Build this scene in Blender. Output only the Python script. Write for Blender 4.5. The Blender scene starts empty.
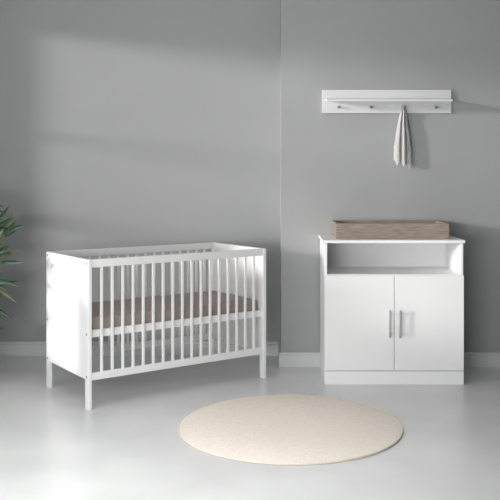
import bpy, bmesh, math, random
from mathutils import Vector, Matrix
C = bpy.context.scene.collection
SC = bpy.context.scene
R = math.radians

# ---------------------------------------------------------------- camera
F, HY, X0, CAMH = 819.0, 175.5, 268.2, 1.326
cam = bpy.data.cameras.new('camera'); camo = bpy.data.objects.new('camera', cam); C.objects.link(camo)
cam.sensor_width = 36; cam.lens = 36 * F / 500
cam.shift_x = (250 - X0) / 500; cam.shift_y = -(250 - HY) / 500
camo.location = (0, 0, CAMH); camo.rotation_euler = (R(90), 0, 0)
SC.camera = camo
# ---------------------------------------------------------------- light
world = bpy.data.worlds.new('sky'); SC.world = world; world.use_nodes = True
world.node_tree.nodes['Background'].inputs[0].default_value = (.98, .99, 1.0, 1)
world.node_tree.nodes['Background'].inputs[1].default_value = 0.04
SUN_DIR = Vector((2.9, 1.0, -0.40)).normalized()
sun = bpy.data.lights.new('sun', 'SUN'); sun.energy = 3.3; sun.angle = R(6); sun.color = (1, .985, .96)
suno = bpy.data.objects.new('sun', sun); C.objects.link(suno)
suno.rotation_euler = SUN_DIR.to_track_quat('-Z', 'Y').to_euler(); suno.location = (-6, 2, 3)
def area(name, loc, target, sx, sy, power, col=(1, 1, 1), spread=180):
    l = bpy.data.lights.new(name, 'AREA'); l.shape = 'RECTANGLE'; l.size = sx; l.size_y = sy; l.energy = power; l.color = col; l.spread = R(spread)
    o = bpy.data.objects.new(name, l); C.objects.link(o); o.location = loc
    o.rotation_euler = (Vector(target) - Vector(loc)).to_track_quat('-Z', 'Y').to_euler()
area('window_skylight', (-2.95, 1.5, 1.5), (5, 1.5, 1.5), 4.2, 1.6, 128, (1, 1, 1))
area('front_fill', (-1.25, -.3, .95), (.5, 5.2, .7), 1.8, .6, 84, (1, 1, 1))  # added fill for dresser front and compartment; no such lamp in the room
area('overhead_fill', (-.9, 2.7, 2.93), (-.9, 2.701, 0), 2.6, 1.4, 30, (1, 1, 1), 95)  # added downward fill to brighten floor and rug; not a room lamp
vs = SC.view_settings
vs.view_transform = 'Standard'; vs.look = 'None'; vs.gamma = 1; vs.use_curve_mapping = False; vs.exposure = 0.0

# ---------------------------------------------------------------- materials
def mat(name, col, rough=.5, bump=0, bscale=100, var=0, vscale=3, metal=0, spec=.5, stretch=None, col2=None, sheen=0):
    m = bpy.data.materials.new(name); m.use_nodes = True
    nt = m.node_tree; b = nt.nodes['Principled BSDF']
    b.inputs['Base Color'].default_value = (*col, 1); b.inputs['Roughness'].default_value = rough
    b.inputs['Metallic'].default_value = metal; b.inputs['Specular IOR Level'].default_value = spec
    if sheen: b.inputs['Sheen Weight'].default_value = sheen
    tc = nt.nodes.new('ShaderNodeTexCoord'); mp = nt.nodes.new('ShaderNodeMapping')
    nt.links.new(tc.outputs['Object'], mp.inputs['Vector'])
    if stretch: mp.inputs['Scale'].default_value = stretch
    if var:
        n = nt.nodes.new('ShaderNodeTexNoise'); n.inputs['Scale'].default_value = vscale; n.inputs['Detail'].default_value = 6
        nt.links.new(mp.outputs[0], n.inputs['Vector'])
        r = nt.nodes.new('ShaderNodeValToRGB'); r.color_ramp.elements[0].position = .3; r.color_ramp.elements[1].position = .7
        a = tuple(c * (1 - var) for c in col); d = col2 if col2 else tuple(min(1, c * (1 + var)) for c in col)
        r.color_ramp.elements[0].color = (*a, 1); r.color_ramp.elements[1].color = (*d, 1)
        nt.links.new(n.outputs['Fac'], r.inputs[0]); nt.links.new(r.outputs[0], b.inputs['Base Color'])
    if bump:
        n2 = nt.nodes.new('ShaderNodeTexNoise'); n2.inputs['Scale'].default_value = bscale; n2.inputs['Detail'].default_value = 3
        nt.links.new(mp.outputs[0], n2.inputs['Vector'])
        bp = nt.nodes.new('ShaderNodeBump'); bp.inputs['Strength'].default_value = bump; bp.inputs['Distance'].default_value = .003
        nt.links.new(n2.outputs['Fac'], bp.inputs['Height']); nt.links.new(bp.outputs[0], b.inputs['Normal'])
    return m
M = {
 'wall': mat('wall_paint', (.365, .370, .373), .75, .15, 160, .02, 2.0, spec=.25),
 'floor': mat('polished_concrete', (.65, .658, .652), .30, .05, 40, .07, 2.2, spec=.5),
 'trim': mat('trim_paint', (.62, .63, .635), .5),
 'ceiling': mat('ceiling_paint', (.75, .75, .75), .8),
 'white': mat('white_lacquer', (.90, .90, .905), .38, spec=.4, var=.004, vscale=4),
 'rack': mat('rack_lacquer', (.70, .705, .71), .4, spec=.35, var=.004, vscale=4),
 'cot': mat('white_painted_wood', (.88, .88, .88), .42, .06, 60, spec=.4),
 'metal': mat('brushed_nickel', (.52, .52, .53), .55, metal=.6, var=.03, vscale=200),
 'knob': mat('knob_metal', (.30, .30, .31), .45, metal=.4, var=.03, vscale=200),
 'bolt': mat('bolt_steel', (.30, .30, .31), .4, metal=.8, var=.03, vscale=200),
 'oak': mat('grey_oak', (.295, .243, .206), .6, .25, 60, .28, 9, spec=.25, stretch=(1.2, 6, 14)),
 'mattress': mat('taupe_jersey', (.36, .30, .27), .95, .3, 500, .10, 90, spec=.1, sheen=.2),
 'rug': mat('rug_yarn', (.84, .76, .68), 1.0, .6, 320, .09, 120, spec=.05),
 'binding': mat('rug_binding', (.74, .66, .58), 1.0, .4, 200, .05, 100, spec=.05),
 'cloth': mat('muslin', (.84, .84, .835), .95, .3, 400, .03, 60, spec=.1),
 'leaf': mat('leaf_green', (.022, .062, .032), .42, .1, 40, .4, 18, col2=(.045, .11, .05)),
 'olive': mat('leaf_olive', (.13, .145, .07), .5, .1, 40, .3, 18),
 'stem': mat('plant_stem', (.20, .19, .09), .6, .3, 60, .2, 20),
 'pot': mat('pot_ceramic', (.55, .54, .52), .6, .1, 60, .05, 10),
 'soil': mat('potting_soil', (.05, .035, .025), 1, .8, 90, .4, 60),
}
gl = bpy.data.materials.new('window_glass'); gl.use_nodes = True
nt = gl.node_tree; nt.nodes.clear()
mo = nt.nodes.new('ShaderNodeOutputMaterial'); tr = nt.nodes.new('ShaderNodeBsdfTransparent'); gs = nt.nodes.new('ShaderNodeBsdfGlossy')
gs.inputs['Roughness'].default_value = .02; mx = nt.nodes.new('ShaderNodeMixShader'); mx.inputs[0].default_value = .06
nt.links.new(tr.outputs[0], mx.inputs[1]); nt.links.new(gs.outputs[0], mx.inputs[2]); nt.links.new(mx.outputs[0], mo.inputs[0])
M['glass'] = gl

# ---------------------------------------------------------------- helpers
def box(bm, x0, x1, y0, y1, z0, z1, bev=0.0, seg=2):
    vs_ = [bm.verts.new((x, y, z)) for x in (x0, x1) for y in (y0, y1) for z in (z0, z1)]
    q = [(0, 1, 3, 2), (4, 6, 7, 5), (0, 4, 5, 1), (2, 3, 7, 6), (0, 2, 6, 4), (1, 5, 7, 3)]
    fs = [bm.faces.new([vs_[i] for i in f]) for f in q]
    if bev:
        es = list({e for f in fs for e in f.edges})
        bmesh.ops.bevel(bm, geom=es, offset=bev, segments=seg, affect='EDGES', profile=.5)
def cyl(bm, p0, p1, r0, r1=None, n=20, bev=0):
    r1 = r0 if r1 is None else r1
    p0, p1 = Vector(p0), Vector(p1); d = p1 - p0
    rot = d.to_track_quat('Z', 'Y').to_matrix().to_4x4()
    r = bmesh.ops.create_cone(bm, cap_ends=True, segments=n, radius1=r0, radius2=r1, depth=d.length,
                              matrix=Matrix.Translation((p0 + p1) / 2) @ rot)
def lathe(bm, prof, n=32, ctr=(0, 0)):
    rings = []
    for r, z in prof:
        rings.append([bm.verts.new((ctr[0] + r * math.cos(2 * math.pi * i / n), ctr[1] + r * math.sin(2 * math.pi * i / n), z)) for i in range(n)])
    for a, b in zip(rings, rings[1:]):
        for i in range(n): bm.faces.new((a[i], a[(i + 1) % n], b[(i + 1) % n], b[i]))
    bm.faces.new(rings[-1]); bm.faces.new(rings[0][::-1])
def obj(name, bm, m, parent=None, smooth=True, mats=None):
    bmesh.ops.recalc_face_normals(bm, faces=bm.faces)
    me = bpy.data.meshes.new(name); bm.to_mesh(me); bm.free()
    for x in (mats or [m]): me.materials.append(x)
    o = bpy.data.objects.new(name, me); C.objects.link(o)
    if parent: o.parent = parent
    if smooth:
        for p in me.polygons: p.use_smooth = True
        me.set_sharp_from_angle(angle=R(27))
    return o
def bx(name, m, parent, *a, bev=.0015):
    bm = bmesh.new(); box(bm, *a, bev=bev); return obj(name, bm, m, parent, smooth=False)
def thing(name, label, cat, loc=(0, 0, 0), rz=0, group=None):
    o = bpy.data.objects.new(name, None); C.objects.link(o); o.location = loc; o.rotation_euler = (0, 0, rz)
    o.empty_display_size = .1; tag(o, label, cat, group); return o
def tag(o, label, cat, group=None):
    o['label'] = label; o['category'] = cat
    if group: o['group'] = group
    return o
def struct(name, m, *a, bev=0):
    bm = bmesh.new(); box(bm, *a, bev=bev); o = obj(name, bm, m, None, smooth=False); o['kind'] = 'structure'; return o

# ---------------------------------------------------------------- structure
YP, YR, XP, XL = 5.681, 6.050, 0.088, -2.55     # pier wall, recessed wall, pier edge, left wall
XR, ZC = 3.2, 2.95
struct('floor', M['floor'], XL - .12, XR, -0.8, YR + .12, -.05, 0)
struct('wall_back', M['wall'], XL - .12, XP + .02, YR, YR + .12, 0, ZC)
struct('wall_pier', M['wall'], XP, XR, YP, YR + .12, 0, ZC)
struct('ceiling', M['ceiling'], XL - .12, XR, 1.2, YR + .12, ZC, ZC + .08)
# left wall: a wide window towards the camera, then an added low glazed opening that lets sun in
WY0, WYM, WY1, WZ0, WZ1 = -.4, 4.22, 5.76, .80, 2.54
bm = bmesh.new()
box(bm, XL - .12, XL, -.8, WY0, 0, ZC); box(bm, XL - .12, XL, WY1, YR, 0, ZC)
box(bm, XL - .12, XL, WY0, WYM, 0, WZ0); box(bm, XL - .12, XL, WY0, WY1, WZ1, ZC)
o = obj('wall_left', bm, M['wall'], None, smooth=False); o['kind'] = 'structure'
xa, xb = XL - .09, XL - .04
def glazing(name, y0, y1, z0, z1, uprights):
    bm = bmesh.new()
    box(bm, xa, xb, y0, y0 + .03, z0, z1); box(bm, xa, xb, y1 - .03, y1, z0, z1)
    box(bm, xa, xb, y0, y1, z0, z0 + .04); box(bm, xa, xb, y0, y1, z1 - .04, z1)
    for z in (1.12, 1.75): box(bm, xa + .01, xb - .01, y0, y1, z - .016, z + .016)
    for y in uprights: box(bm, xa + .002, xb - .002, y - .02, y + .02, z0, z1)
    w = obj(name, bm, M['trim'], None, smooth=False); w['kind'] = 'structure'
    bx('glass_pane', M['glass'], w, xa + .02, xa + .024, y0 + .01, y1 - .01, z0 + .01, z1 - .01, bev=0)
glazing('window_1', WY0, WYM, WZ0, WZ1, (1.1, 2.4, 3.6))
glazing('added_sun_opening_1', WYM, WY1, .32, WZ1, ())  # unseen, added so low sun reaches the cot end but not the dresser
k = bx('sun_block_panel', M['trim'], bpy.data.objects['added_sun_opening_1'], xa, xb, WYM, WY1, .005, .319)  # unseen strip added to keep sun off the floor under the cot

def baseboard(name, pts, m=M['trim']):
    """moulded board swept along a floor polyline; the room lies on its right-hand side"""
    prof = [(0, 0), (.015, 0), (.015, .070), (.0115, .074), (.0115, .080), (.015, .084), (.015, .092), (.009, .099), (0, .100)]
    bm = bmesh.new(); rows = []
    n = len(pts)
    for i, p in enumerate(pts):
        p = Vector((*p, 0)); ns = []
        if i > 0: d = (Vector((*pts[i], 0)) - Vector((*pts[i - 1], 0))).normalized(); ns.append(Vector((d.y, -d.x, 0)))
        if i < n - 1: d = (Vector((*pts[i + 1], 0)) - Vector((*pts[i], 0))).normalized(); ns.append(Vector((d.y, -d.x, 0)))
        nn = ns[0] if len(ns) == 1 else (ns[0] + ns[1]) / (1 + ns[0].dot(ns[1]))
        rows.append([bm.verts.new(p + nn * a + Vector((0, 0, z))) for a, z in prof])
    for a, b in zip(rows, rows[1:]):
        for i in range(len(prof) - 1): bm.faces.new((a[i], a[i + 1], b[i + 1], b[i]))
        bm.faces.new((a[-1], a[0], b[0], b[-1]))
    bm.faces.new(rows[0][::-1]); bm.faces.new(rows[-1])
    o = obj(name, bm, m, None, smooth=False); o['kind'] = 'structure'
baseboard('baseboard_back', [(XL, YR), (XP - .0155, YR)])
baseboard('baseboard_pier', [(XP, YR - .015), (XP, YP), (XR, YP)])

# ---------------------------------------------------------------- cot
TH, L, W, Z = .627, 1.24, .645, .848
cot = thing('baby_cot', 'white wooden baby cot with slatted sides and solid end panels on four legs', 'cot',
            (-1.017, 4.628, 0), TH)
T = .022; LW = .045; RZ0, RZ1 = .162, .204
for x0 in (0, L - T):
    for y0 in (0, W - LW):
        bx('leg', M['cot'], cot, x0, x0 + T, y0, y0 + LW, 0, Z, bev=.002)
    bx('end_panel', M['cot'], cot, x0 + .003, x0 + T - .003, LW, W - LW, RZ0 + .003, Z - .044, bev=.001)
    bx('end_rail', M['cot'], cot, x0, x0 + T, LW, W - LW, Z - .044, Z, bev=.002)
for y0 in (.006, W - .028):
    bx('top_rail', M['cot'], cot, T, L - T, y0, y0 + .022, Z - .045, Z, bev=.002)
    bx('bottom_rail', M['cot'], cot, T, L - T, y0, y0 + .022, RZ0, RZ1, bev=.002)
pitch = (L - 2 * T) / 18
for y0 in (.011, W - .023):
    for k in range(1, 18):
        xc = T + pitch * k
        bx('slat', M['cot'], cot, xc - .0085, xc + .0085, y0, y0 + .012, RZ1 - .004, Z - .041, bev=.003)
BZ0, BZ1 = .400, .443
for y0 in (.030, W - .050):
    bx('base_rail', M['cot'], cot, T, L - T, y0, y0 + .02, BZ0, BZ1, bev=.002)
bx('mattress_base', M['cot'], cot, T + .001, L - T - .001, .050, W - .050, BZ0 + .004, BZ0 + .018, bev=.001)
for x0, s in ((0, -1), (L, 1)):
    for y in (.022, W - .022):
        for z in (Z - .022, .424, .183):
            bm = bmesh.new(); cyl(bm, (x0 - s * .002, y, z), (x0 + s * .0015, y, z), .007, n=16)
            o = obj('bolt', bm, M['bolt'], cot); o['label'] = 'small dark steel bolt head'
# mattress
bm = bmesh.new(); box(bm, .028, L - .028, .053, W - .053, BZ0 + .018, .512, bev=.018, seg=4)
mt = obj('cot_mattress', bm, M['mattress'])
mt.location = (-1.017, 4.628, 0); mt.rotation_euler = (0, 0, TH)
tag(mt, 'taupe fabric mattress lying on the raised base inside the white cot', 'mattress')

# ---------------------------------------------------------------- dresser
DX0, DX1, DY0, DY1 = .358, 1.240, 5.190, YP - .0155
dr = thing('changing_dresser', 'white two-door nursery dresser with open shelf compartment and plinth against the wall', 'dresser',
           ((DX0 + DX1) / 2, DY0, 0))
hw = (DX1 - DX0) / 2; D = DY1 - DY0
P = .017
for s in (-1, 1):
    a, b = (-hw, -hw + P) if s < 0 else (hw - P, hw)
    bx('side_panel', M['white'], dr, a, b, .018, D, 0, .897, bev=.001)
bx('top_panel', M['white'], dr, -hw - .009, hw + .009, .000, D + .0145, .897, .915, bev=.002)
bx('back_panel', M['white'], dr, -hw + P, hw - P, D - .008, D - .001, .08, .897, bev=0)
bx('shelf', M['white'], dr, -hw + P, hw - P, .018, D - .008, .680, .697, bev=.001)
bx('bottom_panel', M['white'], dr, -hw + P, hw - P, .020, D - .008, .079, .095, bev=.001)
bx('plinth', M['white'], dr, -hw + P, hw - P, .022, .038, 0, .079, bev=.001)
bx('plinth_front', M['white'], dr, -hw, hw, .004, .018, 0, .084, bev=.001)
for s in (-1, 1):
    a, b = (-hw, -.0018) if s < 0 else (.0018, hw)
    d = bx('door', M['white'], dr, a, b, 0.000, .0165, .091, .692, bev=.0012)
    hx = s * .032
    bm = bmesh.new()
    box(bm, hx - .0072, hx + .0072, -.032, -.024, .302, .476, bev=.002)
    for z in (.325, .453): cyl(bm, (hx, -.026, z), (hx, .001, z), .0045, n=16)
    h = obj('handle', bm, M['metal'], d); h['label'] = 'brushed metal bar handle'

# changing tray
tx0, tx1, ty0, ty1, tz, th_ = .439, 1.172, 5.300, 5.672, .915, .101
tray = thing('changing_tray', 'low grey-brown oak frame tray resting on the white dresser top', 'changing tray', ((tx0 + tx1) / 2, ty0, tz))
w2 = (tx1 - tx0) / 2; dp = ty1 - ty0; t = .018
bx('front_board', M['oak'], tray, -w2, w2, 0, t, 0, th_, bev=.003)
bx('back_board', M['oak'], tray, -w2, w2 - .004, dp - t, dp, 0, th_, bev=.003)
for s in (-1, 1):
    a, b = (-w2, -w2 + t) if s < 0 else (w2 - t, w2)
    bx('side_board', M['oak'], tray, a, b, t, dp - t, 0, th_, bev=.003)

# ---------------------------------------------------------------- wall rack
RX0, RX1, RZB, RZT = .374, 1.267, 1.757, 1.919
rk = thing('wall_rack', 'white wall shelf with back board and row of small knobs above the dresser', 'wall rack', ((RX0 + RX1) / 2, YP, RZB))
rw = (RX1 - RX0) / 2; rh = RZT - RZB
bx('back_board', M['rack'], rk, -rw, rw, -.018, 0, 0, rh, bev=.0015)
sh = bx('shelf', M['rack'], rk, -.424, .424, -.145, .0006, -.007, .007, bev=.0015)
sh.location = (0, -.018, .091); sh.rotation_euler = (R(6), 0, 0)
KX = [-.333, -.1095, .1145, .337]
for kx in KX:
    bm = bmesh.new()
    cyl(bm, (kx, -.018, .040), (kx, -.036, .040), .005, n=16)
    cyl(bm, (kx, -.034, .040), (kx, -.037, .040), .005, .011, n=20)
    cyl(bm, (kx, -.037, .040), (kx, -.044, .040), .011, .0095, n=20)
    h = obj('knob', bm, M['knob'], rk); h['label'] = 'small grey metal knob'

# muslin cloth hanging from the third knob
def cloth():
    bm = bmesh.new(); rows = []
    NF, NB, NV = 108, 40, 48
    kx = .8205 + KX[2]; ztop = RZB + .0535
    # closed section: three deep folds in front, loose flat back; gathered at the knob, opening downwards
    for j in range(NV):
        v = j / (NV - 1); row = []
        w = .008 + .058 * min(1, v / .75) ** .8 - .003 * max(0, v - .75)
        dpt = .030 + .018 * min(1, v / .55)
        back = YP - (.0205 if ztop - .36 * v > RZB - .01 else .012)
        for i in range(NF + NB):
            if i < NF:
                s = -1 + 2 * i / (NF - 1)
                sw = s + .05 * math.sin(4 * v + 1) * (1 - s * s)
                lobe = abs(math.cos(1.5 * math.pi * sw)) ** .75
                amp = (.85, 1.0, .55)[0 if sw < -1 / 3 else 1 if sw < 1 / 3 else 2]
                edge = max(0.0, 1 - abs(s) ** 6) ** .5
                y = back - dpt * (.12 + .88 * lobe * amp) * edge - .003 * math.cos(14 * s) * v
                k = sw * 3
                hang = .392 + .012 * s + .022 * lobe - .010 * math.cos(2 * math.pi * (k - .25)) + (.012 if sw > 1 / 3 else 0)
            else:
                s = 1 - 2 * (i - NF + 1) / (NB + 1)
                y = back - .002; hang = .366 + .006 * math.sin(5 * s)
            x = kx + w * s * (1 + .03 * math.sin(6 * v)) - .003 * v
            row.append(bm.verts.new((x, y, ztop - hang * v)))
        rows.append(row)
    N = NF + NB
    for p, q in zip(rows, rows[1:]):
        for i in range(N): bm.faces.new((p[i], p[(i + 1) % N], q[(i + 1) % N], q[i]))
    bm.faces.new(rows[0])
    bmesh.ops.solidify(bm, geom=bm.faces[:], thickness=.0015)
    o = obj('muslin_cloth', bm, M['cloth'])
    for p in o.data.polygons: p.use_smooth = True
    return o
tag(cloth(), 'off-white muslin cloth hanging in folds from the wall rack, third knob', 'cloth')

# ---------------------------------------------------------------- rug
rug = thing('round_rug', 'round beige woven rug lying on the grey floor in front of cot and dresser', 'rug', (.115, 4.33, 0))
bm = bmesh.new(); r = .585
lathe(bm, [(0.02, .013), (.3, .0135), (r - .012, .013), (r - .004, .011), (r, .007), (r - .004, .002)], n=96)
obj('pile', bm, M['rug'], rug)
bm = bmesh.new(); n = 128; k = 10; rings = []
for i in range(n):
    a = 2 * math.pi * i / n
    rings.append([bm.verts.new(((r + .0005 + .0055 * math.cos(2 * math.pi * j / k)) * math.cos(a), (r + .0005 + .0055 * math.cos(2 * math.pi * j / k)) * math.sin(a), .006 + .006 * math.sin(2 * math.pi * j / k))) for j in range(k)])
for i in range(n):
    a, b = rings[i], rings[(i + 1) % n]
    for j in range(k): bm.faces.new((a[j], a[(j + 1) % k], b[(j + 1) % k], b[j]))
o = obj('binding', bm, M['binding'], rug); o['label'] = 'stitched edge binding'

# ---------------------------------------------------------------- plant
PX, PY = -2.02, 5.15
pl = thing('potted_plant', 'tall leafy green plant with long pointed leaves at the left edge beside the cot', 'plant', (PX, PY, 0))
bm = bmesh.new(); lathe(bm, [(.11, 0), (.13, .01), (.165, .28), (.17, .30), (.155, .30), (.15, .26)], n=40)
pot = obj('pot', bm, M['pot'], pl)
bm = bmesh.new(); lathe(bm, [(.12, .255), (.150, .262), (.08, .268), (.01, .27)], n=32); obj('soil', bm, M['soil'], pl)
rnd = random.Random(11)
leaf_bm = bmesh.new(); stem_bm = bmesh.new()
def leaf(base, tip, width, sag, mi, face=None, roll=0.0):
    """one lanceolate blade: folded along the midrib, arched by sag, broad side towards face"""
    base, tip = Vector(base), Vector(tip); d = tip - base
    if face is None: face = Vector((rnd.uniform(-.5, .5), -.5, 1))
    side = d.cross(face).normalized(); side = (Matrix.Rotation(roll, 3, d.normalized()) @ side)
    nrm = side.cross(d).normalized(); n = 14; prev = None
    for i in range(n + 1):
        t = i / n
        wv = width * (max(0.0, math.sin(math.pi * (t * .97 + .03) ** .85)) ** .9) + .0005
        c = base + d * t + Vector((0, 0, sag * math.sin(math.pi * t)))
        ww = wv * (1 + .05 * math.sin(9 * t))
        cur = (leaf_bm.verts.new(c - side * ww + nrm * wv * .4), leaf_bm.verts.new(c - side * ww * .5 + nrm * wv * .26), leaf_bm.verts.new(c),
               leaf_bm.verts.new(c + side * ww * .5 + nrm * wv * .26), leaf_bm.verts.new(c + side * ww + nrm * wv * .4))
        if prev:
            for k in range(4):
                f = leaf_bm.faces.new((prev[k], prev[k + 1], cur[k + 1], cur[k])); f.material_index = mi
        prev = cur
stems = []
for k in range(9):
    a = 2 * math.pi * k / 9 + .3; top = rnd.uniform(.80, 1.25)
    p0 = Vector((.06 * math.cos(a), .06 * math.sin(a), .26)); p1 = Vector((.17 * math.cos(a), .15 * math.sin(a), top))
    pts = [p0 + (p1 - p0) * (i / 8) + Vector((.02 * math.sin(i * .8 + k), .015 * math.cos(i + k), 0)) for i in range(9)]
    for q, w_ in zip(pts, pts[1:]): cyl(stem_bm, q, w_, .006, .0055, n=8)
    stems.append(pts)
    for j in range(60):
        t = rnd.uniform(.02, 1.0) * 8; i = min(7, int(t)); b = pts[i].lerp(pts[i + 1], t - i)
        az = rnd.uniform(0, 2 * math.pi); el = rnd.uniform(-.45, .55); ln = rnd.uniform(.15, .25)
        tip = b + Vector((ln * math.cos(az) * math.cos(el), ln * math.sin(az) * math.cos(el), ln * math.sin(el)))
        lim = .26 if tip.z > .62 else .31
        if tip.x > lim: tip.x = lim - rnd.uniform(0, .06)
        leaf(b, tip, rnd.uniform(.014, .021), rnd.uniform(.0, .03), 0 if rnd.random() < .8 else 1)
def at(px, py, Y): return Vector(((px - X0) * Y / F - PX, Y - PY, CAMH + (HY - py) * Y / F))
for (bxp, byp, tx, ty, Y, wd, sg, mi, ro) in [
    # top arching leaves
    (-22, 222, 10, 219, 5.20, .012, .075, 0, .5), (-14, 240, 11, 204, 5.25, .010, .01, 0, .3), (-30, 214, 5, 206, 5.1, .012, .02, 0, .6),
    # big cluster around y 220-240
    (3, 237, 25, 225, 5.00, .0155, .012, 0, .35), (-10, 232, 15, 217, 5.12, .0135, .006, 0, .5), (2, 233, 14, 212, 5.18, .007, 0, 1, .2),
    (1, 239, 16, 220, 5.22, .0125, .0, 1, .6), (-12, 246, 4, 228, 4.95, .020, .0, 0, .2), (-4, 249, 5, 232, 5.02, .010, 0, 1, .7),
    (-22, 240, 0, 226, 4.98, .022, .0, 0, .3), (-10, 228, 9, 229, 5.15, .012, .01, 0, .9),
    # second cluster around y 245-265
    (-12, 262, 10, 245, 5.08, .0165, .006, 0, .25), (-8, 258, 19, 249, 5.16, .0135, -.004, 1, .55), (1.5, 262.5, 23, 262.5, 4.98, .0125, .004, 0, .3),
    (-16, 256, 6, 254, 5.02, .016, .0, 0, .6), (-14, 266, 4, 270, 5.1, .014, .01, 1, .4),
    # third cluster around y 280-300
    (-22, 290, 22, 287.5, 5.02, .0165, .045, 0, .35), (-18, 292, 20, 281, 5.12, .013, .02, 0, .8), (-14, 284, 17, 303, 5.1, .0145, .02, 1, .4),
    (-18, 280, 8, 291, 5.05, .014, .01, 0, .6), (-16, 300, 5, 297, 5.18, .013, .01, 1, .3),
    # low leaf
    (-18, 305, 13, 320, 5.1, .0115, .02, 0, .3), (-20, 318, 3, 330, 5.1, .014, .015, 0, .5), (-16, 236, 2, 216, 5.05, .014, .0, 0, .4)]:
    b, tp = at(bxp, byp, Y + .05), at(tx, ty, Y)
    leaf(b, tp, wd * 1.2, sg, mi, face=Vector((0, -1, .15)), roll=ro)
    q = min((p for s_ in stems for p in s_[3:]), key=lambda p: (p - b).length)
    if (q - b).length > .01: cyl(stem_bm, q, b, .003, .0016, n=6)
obj('foliage', leaf_bm, None, pl, mats=[M['leaf'], M['olive']])
obj('stems', stem_bm, M['stem'], pl)
